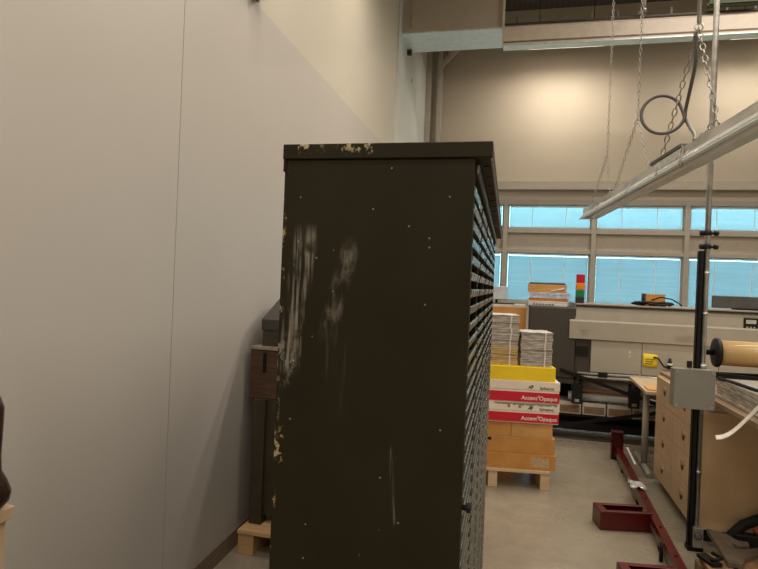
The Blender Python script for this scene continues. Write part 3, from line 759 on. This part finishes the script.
# ------------------------------------------------------------------ conduit pole with its box
pl = thing('conduit_pole', 'steel conduit pole from floor to ceiling with grey junction box and black channel', 'conduit pole', (1.18, 3.86, 0))
b = MB(); b.cyl((.0, 0, .10), (0, 0, 6.9), .0165, 16); b.build('conduit', M_galv, pl)
b = MB(); b.box(-.047, -.02, 0, -.018, -.016, 1.835); b.box(-.047, -.02, 0, -.043, .022, 1.835); b.box(-.022, -.02, 0, -.018, .022, 1.835); b.build('channel', M_black, pl)
for z in (1.945, 1.862):
    b = MB(); b.lathe([(.024, -.014), (.026, -.01), (.026, .01), (.024, .014)], (-.004, 0, z), seg=18); o = b.build('clamp', M_blackplastic, pl)
    b = MB(); b.cyl((-.042, -.008, z), (.048, -.008, z), .009, 10); b.lathe([(.013, -.046), (.016, -.042), (.016, -.030), (.010, -.026)], (0, -.008, z), 'X', 12); b.lathe([(.010, .032), (.016, .036), (.016, .052), (.013, .058)], (0, -.008, z), 'X', 12); b.build('wing_screw', M_blackplastic, o)
for z in (1.70, 1.45, .48): 
    b = MB(); b.lathe([(.0205, -.008), (.0205, .008)], (0, 0, z), seg=16); b.box(-.03, -.012, z - .007, .0, .0, z + .007); b.build('strap_clip', M_galv, pl)
b = MB(); b.box(-.185, -.115, .885, .035, -.02, 1.115); jb = b.build('junction_box', M_greysteel, pl, bevel=.004)
b = MB(); b.box(-.188, -.121, .881, .038, -.115, 1.119); b.build('box_cover', mat('box_cover_grey', (.235, .232, .212), .4, .1, .05), jb, bevel=.002)
for (x, z) in ((-.172, .897), (.022, .897), (-.172, 1.102), (.022, 1.102)):
    b = MB(); b.lathe([(.006, -.1235), (.006, -.121)], (x, 0, z), 'Y', 10); b.build('cover_screw', M_galv, jb)
b = MB(); b.lathe([(.024, 1.115), (.024, 1.135), (.019, 1.14)], (0, 0, 0), seg=16); b.build('locknut', M_galv, jb)
b = MB(); b.box(-.10, -.06, 1.119, -.075, -.04, 1.16); b.build('box_latch', M_blackplastic, jb)
b = MB(); b.box(-.026, -.045, .03, .030, .03, .150); ft = b.build('floor_fitting', mat('fitting_steel', (.42, .41, .37), .4, .6, .1), pl, bevel=.003)
b = MB(); b.lathe([(.016, -.050), (.018, -.046), (.018, -.044)], (.0, 0, .10), 'Y', 16); b.box(-.012, -.0515, .098, .012, -.049, .102); b.build('fitting_screw', M_galv, ft)
b = MB(); b.lathe([(.0225, -.0462), (.0225, -.0455)], (.0, 0, .10), 'Y', 16); b.build('screw_washer', M_black, ft)
b = MB(); b.box(-.052, -.03, 0, .036, .03, .03); b.build('floor_plate', M_black, pl)

# ------------------------------------------------------------------ red steel floor frame
M_redsteel = mat('red_enamel', (.085, .004, .004), .32, .0, .15, 10)
rf = thing('red_floor_frame', 'long dark red steel floor frame with box outriggers along the aisle', 'steel frame', (.98, 4.2, 0), R(-2.6))
b = MB()
b.box(-.012, -1.35, .075, .040, 1.55, .115); b.build('long_rail', M_redsteel, rf, bevel=.003)
b = MB(); b.box(-.010, -1.3, .035, -.004, 1.50, .075); b.build('rail_web', mat('web_floor_reflection', (.20, .17, .15), .5, .3, .2), rf)  # floor reflection on the rail's side put into a brownish grey
for y in (-1.1, -.45, .35, 1.1): 
    MB().box(-.010, y, 0, .036, y + .05, .035).build('rail_pad', M_rubber, rf)
def outrigger(y, rot, L):
    e = MB()
    e.box(-L, -.075, 0, 0, -.069, .119); e.box(-L, .075, 0, 0, .081, .119); e.box(-L, -.0688, .001, -L + .006, .0748, .119)
    e.box(-L, -.075, .1191, -L + .05, .081, .125); e.box(-L + .0502, -.075, .1191, 0, -.042, .125); e.box(-L + .0502, .048, .1191, 0, .081, .125)
    e.box(-L + .007, -.0688, .001, 0, .0748, .006)
    o = e.build('outrigger', M_redsteel, rf, bevel=.003); o.location = (-.014, y, 0); o.rotation_euler.z = rot
    e = MB(); e.box(-L + .05, -.028, .085, -.02, .034, .092); q = e.build('inner_plate', M_redsteel, o)
    e = MB()
    for x in (-.19, -.12, -.05): e.lathe([(.010, .092), (.010, .100)], (x, .0, 0), seg=12)
    e.build('bolt', M_galv, o)
outrigger(-.09, R(13), .335); outrigger(-.985, R(10), .295)
b = MB(); b.box(-.052, 1.551, 0, .052, 1.565, .265); b.box(-.052, 1.49, 0, -.046, 1.551, .265); b.box(.046, 1.49, 0, .052, 1.551, .265); b.box(-.052, 1.49, .255, .052, 1.551, .265)
b.build('upright_bracket', M_redsteel, rf, bevel=.002)
MB().box(-.03, 1.475, .03, .03, 1.552, .07).build('bracket_foot', M_redsteel, rf)
b = MB(); b.cyl((-.025, -.58, 0), (-.025, -.58, .11), .011, 10); b.build('levelling_bolt', M_black, rf)
for y in (-.75, -.35, .15, .95):
    b = MB(); b.lathe([(.008, .115), (.008, .120)], (.014, y, 0), seg=12); b.build('rail_bolt', M_black, rf)
b = MB(); rnd = random.Random(4)
b.sheet([[(-.055 + .022 * i + rnd.uniform(-.008, .008), .33 + .035 * j + rnd.uniform(-.012, .012), .121 + rnd.uniform(0, .022)) for j in range(6)] for i in range(6)])
tag(b.build('plastic_scrap', mat('clear_crumpled_film', (.62, .64, .66), .10, .2, .15, 20), None, loc=(.98, 4.2, 0), rz=R(-2.6), solid=.001), 'crumpled scrap of clear plastic on the red floor frame', 'plastic scrap')
b = MB(); b.bar((1.10, 5.18, .12), (1.075, 5.40, .20), .014, .008)
tag(b.build('white_stick', M_white), 'short white stick leaning on the red floor frame near the table foot', 'stick')

# ------------------------------------------------------------------ clutter under the worktop
pt = thing('rough_timber_pallet', 'rough brown timber pallet corner under the worktop beside the conduit pole', 'pallet', (1.065, 3.15, 0), R(-2))
M_rough = wood('rough_timber', (.22, .12, .055), (.34, .20, .10), (12, 1, 12), 2.5, .7)
for i in range(5):
    MB().box(.02 + i * .155, -.12 + .02 * (i % 2), .085, .155 + i * .155, .40 + .014 * (i % 3), .115).build('deck_board', M_rough, pt, bevel=.006)
for y in (-.06, .30):
    MB().box(0, y, 0, .78, y + .08, .085).build('stringer', M_rough, pt, bevel=.006)
hk = thing('steel_fork', 'flat grey brown forked steel bracket lying on the rough timber', 'bracket', (0, 0, .1152), 0)
b = MB(); b.prism([(1.234, 3.845), (1.218, 3.626), (1.197, 3.389), (1.275, 3.402), (1.311, 3.473), (1.403, 3.553), (1.437, 3.642), (1.356, 3.598), (1.302, 3.593), (1.314, 3.675), (1.347, 3.631), (1.4, 3.661), (1.412, 3.712), (1.362, 3.715), (1.325, 3.8), (1.3, 3.816)], 'Z', 0, .030)
b.build('fork_plate', mat('fork_steel', (.17, .135, .105), .45, .3, .2, 20), hk, bevel=.004)
b = MB(); b.lathe([(.012, 0), (.022, .02), (.022, .07), (.014, .09)], (1.485, 3.84, .05), 'X', 14); b.build('red_grip', mat('red_grip_rubber', (.25, .03, .02), .5), hk)
st_ = thing('curved_strap', 'black curved rubber hose arching on the floor behind the forked steel bracket', 'hose', (1.30, 3.80, 0), 0)
b = MB(); b.tube([(.05, .08, .045), (.09, .085, .11), (.15, .09, .175), (.24, .09, .225), (.36, .09, .265), (.5, .09, .29)], .030, 12); b.build('strap_band', M_rubber, st_)
b = MB(); b.box(.09, .05, .001, .50, .11, .13); b.build('strap_base', M_blackplastic, st_, bevel=.01)
bs = thing('black_ratchet', 'black buckle wedged between the timber and the forked bracket', 'buckle', (1.115, 3.36, .1153), R(20))
b = MB(); b.box(0, 0, 0, .06, .13, .02); b.build('plate', M_blackplastic, bs, bevel=.004)
b = MB(); b.tube([(.0, .02, .03), (.03, .0, .045), (.07, .02, .04), (.075, .10, .03)], .010, 8); b.build('loop', M_black, bs)

# ------------------------------------------------------------------ hanging strip fixture with chains
HA, HB = Vector((.622, 4.84, 2.235)), Vector((.910, 2.40, 2.285))
hd = (HB - HA).normalized()
A0, A1 = HA - hd * .13, HA + hd * 3.0
dv = (A1 - A0); L = dv.length
hf = thing('hanging_strip_light', 'long bare metal strip light hung slanting on chains above the aisle', 'ceiling light', A0, 0)
ang = math.atan2(dv.x, -dv.y)
hf.rotation_mode = 'QUATERNION'; hq = (-hd).to_track_quat('Y', 'Z'); hf.rotation_quaternion = hq
def HF(y, x=0, z=0): return (x, -y, z)      # y metres from the far end towards the near end
M_alu = mat('weathered_aluminium', (.62, .61, .59), .30, .75, .28, 7, .1, (1, .5, 1))
M_refl = mat('white_reflector', (.74, .74, .72), .22, .15, .06)
b = MB(); b.prism([(-.030, .010), (.030, .010), (.031, -.042), (-.031, -.042)], 'Y', -L, 0); b.build('spine', M_alu, hf, bevel=.003)
for s_ in (-1, 1):
    b = MB(); b.prism([(s_ * .031, -.034), (s_ * .064, -.070), (s_ * .064, -.075), (s_ * .031, -.041)], 'Y', -L, -.01); b.build('reflector_wing', M_refl, hf)
    b = MB(); b.prism([(s_ * .064, -.069), (s_ * .064, -.082), (s_ * .061, -.082), (s_ * .061, -.070)], 'Y', -L, -.01); b.build('wing_lip', M_underside, hf)
for y in (0, L):
    b = MB(); b.prism([(-.030, .008), (.030, .008), (.030, -.038), (.062, -.074), (-.062, -.074), (-.030, -.038)], 'Y', -y - .004, -y + .002); b.build('end_cap', M_alu, hf)
for s_ in (-1, 1):
    b = MB(); b.cyl(HF(.06, s_ * .024, -.057), HF(L - .06, s_ * .024, -.057), .0125, 14); b.build('tube_lamp', mat('unlit_tube', (.80, .82, .82), .2, 0, .02), hf)
for y in (.40, .55, 1.20, 1.70, 2.0):
    b = MB(); b.prism([(-.0315, -.024), (-.066, -.066), (-.066, -.080), (-.0315, -.036)], 'Y', -y - .018, -y + .018); b.build('wing_clip', M_galv, hf)
b = MB(); b.box(-.040, -1.93, .012, .040, -1.52, .030); b.build('mount_bar', mat('mount_bar_dark', (.10, .09, .075), .5), hf, bevel=.003)
b = MB(); b.box(-.037, -1.96, -.036, -.033, -1.60, .006); b.build('splice_plate', mat('bright_plate', (.66, .66, .63), .2, .6, .25, 30), hf)
# chains, built in the fixture's own frame
Minv = Matrix.Translation(A0) @ hq.to_matrix().to_4x4(); Minv.invert()
def chain(p, q, name='chain', r=.0024, lk=.034, wd=.0076):
    p, q = Vector(p), Vector(q); d = q - p; n = max(2, int(d.length / (lk * .78))); b = MB()
    t = d.normalized(); a = t.cross(Vector((.3, 1, .2))).normalized(); c = t.cross(a)
    for i in range(n):
        m = p + d * ((i + .5) / n); u = a if i % 2 else c
        hl, hw = lk / 2 - r, wd
        pts = []
        for j in range(10):
            th = 2 * math.pi * j / 10
            pts.append(Minv @ (m + t * (hl * math.copysign(abs(math.cos(th)) ** .7, math.cos(th))) + u * hw * math.copysign(abs(math.sin(th)) ** .9, math.sin(th))))
        b.tube(pts, r, 5, True)
    return b.build(name, M_chain, hf)
ZT = 6.9
apA, apB, apC = (.669, 4.439, 2.574), (.744, 3.807, 2.656), (.840, 2.991, 2.844)
def onfix(s, dz=.010): return HA + hd * s + Vector((0, 0, dz))
def up_to(p): return (p[0], p[1], ZT)
chain(apA, up_to(apA)); chain(apA, onfix(.0)); chain(apA, onfix(.51))
chain(apB, up_to(apB)); chain(apB, onfix(.60)); chain(apB, onfix(1.27))
big = dict(r=.0032, lk=.046, wd=.0105)
chain(apC, onfix(1.446, .03), **big); chain(apC, onfix(2.083, .06), **big); chain(onfix(2.083, .06), onfix(1.891), **big); chain(onfix(2.083, .06), onfix(2.12), **big)
chain(onfix(1.84) + Vector((-.045, 0, 0)), onfix(1.86, -.10) + Vector((-.055, 0, 0)), 'latch_chain', .0028, .034)
b = MB(); b.tube([Minv @ Vector(up_to(apC)), Minv @ Vector((apC[0], apC[1], apC[2] + .015))], .011, 8); b.build('drop_rod', M_galv, hf)
b = MB(); b.tube([Minv @ (Vector(apC) + Vector((.018 * math.cos(a), 0, .018 * math.sin(a)))) for a in [2 * math.pi * j / 14 for j in range(14)]], .004, 6, True); b.build('ring', M_galv, hf)
# grey flex with one loop
cen = Vector((.750, 3.20, 2.498))
lp = [cen + Vector((.103 * math.cos(a), .003 * i, .103 * math.sin(a))) for i, a in ((i, R(8) - 2 * math.pi * i / 18) for i in range(18))]
P = [Vector(apC) + Vector((-.012, .01, -.02)), Vector((.848, 3.05, 2.70)), Vector((.852, 3.14, 2.59))] + lp + [Vector((.858, 3.22, 2.47)), Vector((.866, 3.15, 2.40)), Vector((.860, 3.06, 2.345)), Vector((.842, 3.00, 2.300))]
# smooth by Catmull-Rom
sm = []
for i in range(len(P) - 1):
    p0, p1, p2, p3 = P[max(i - 1, 0)], P[i], P[i + 1], P[min(i + 2, len(P) - 1)]
    for q in (0, .25, .5, .75):
        sm.append(.5 * ((2 * p1) + (p2 - p0) * q + (2 * p0 - 5 * p1 + 4 * p2 - p3) * q * q + (3 * p1 - p0 - 3 * p2 + p3) * q ** 3))
sm.append(P[-1])
b = MB(); b.tube([Minv @ p for p in sm], .0088, 9); b.build('flex_cable', mat('flex_grey', (.10, .095, .09), .45), hf)

# ------------------------------------------------------------------ left foreground : bench end with a brown jug, and the wall device
bn = thing('bench', 'pale wooden bench corner at the frame edge against the grey wall', 'bench', (-1.192, 1.205, 0))
M_bench = wood('bench_pale', (.60, .45, .30), (.68, .53, .37), (1, 10, 1), 3, .5)
b = MB(); b.box(-.200, -.6, .925, 0, .0, .957); b.build('bench_top', M_bench, bn, bevel=.003)
for y in (-.08, -.58):
    for x in (-.195, -.090):
        MB().box(x, y, 0, x + .075, y + .07, .925).build('leg', M_bench, bn, bevel=.003)
MB().box(-.19, -.56, .84, -.040, -.02, .9249).build('apron', M_bench, bn)
jg = thing('brown_jug', 'dark brown rounded jug on the bench at the frame edge', 'jug', (-1.234, 1.12, .9573))
b = MB(); b.lathe([(.036, 0), (.060, .008), (.078, .030), (.081, .050), (.072, .075), (.059, .10), (.057, .14), (.059, .2), (.060, .255), (.052, .28), (.030, .30)], seg=32); b.build('jug_body', mat('dark_brown_glaze', (.035, .017, .012), .28, 0, .15), jg)
b = MB(); b.lathe([(.034, .30), (.036, .305), (.036, .33), (.02, .335)], seg=24); b.build('stopper', M_blackplastic, jg)
wd = thing('wall_device', 'black box fixed high on the left wall at the frame edge', 'wall device', (LW(3.02) + .002, 2.98, 3.165), 0)
MB().box(.0, -.06, .0, .012, .09, .22).build('wall_plate', M_greysteel, wd)
MB().box(.012, -.05, .035, .125, .10, .20).build('device_body', mat('device_black', (.025, .026, .03), .4), wd, bevel=.008)
MB().box(.012, -.045, .012, .11, .09, .035).build('device_foot', M_black, wd)
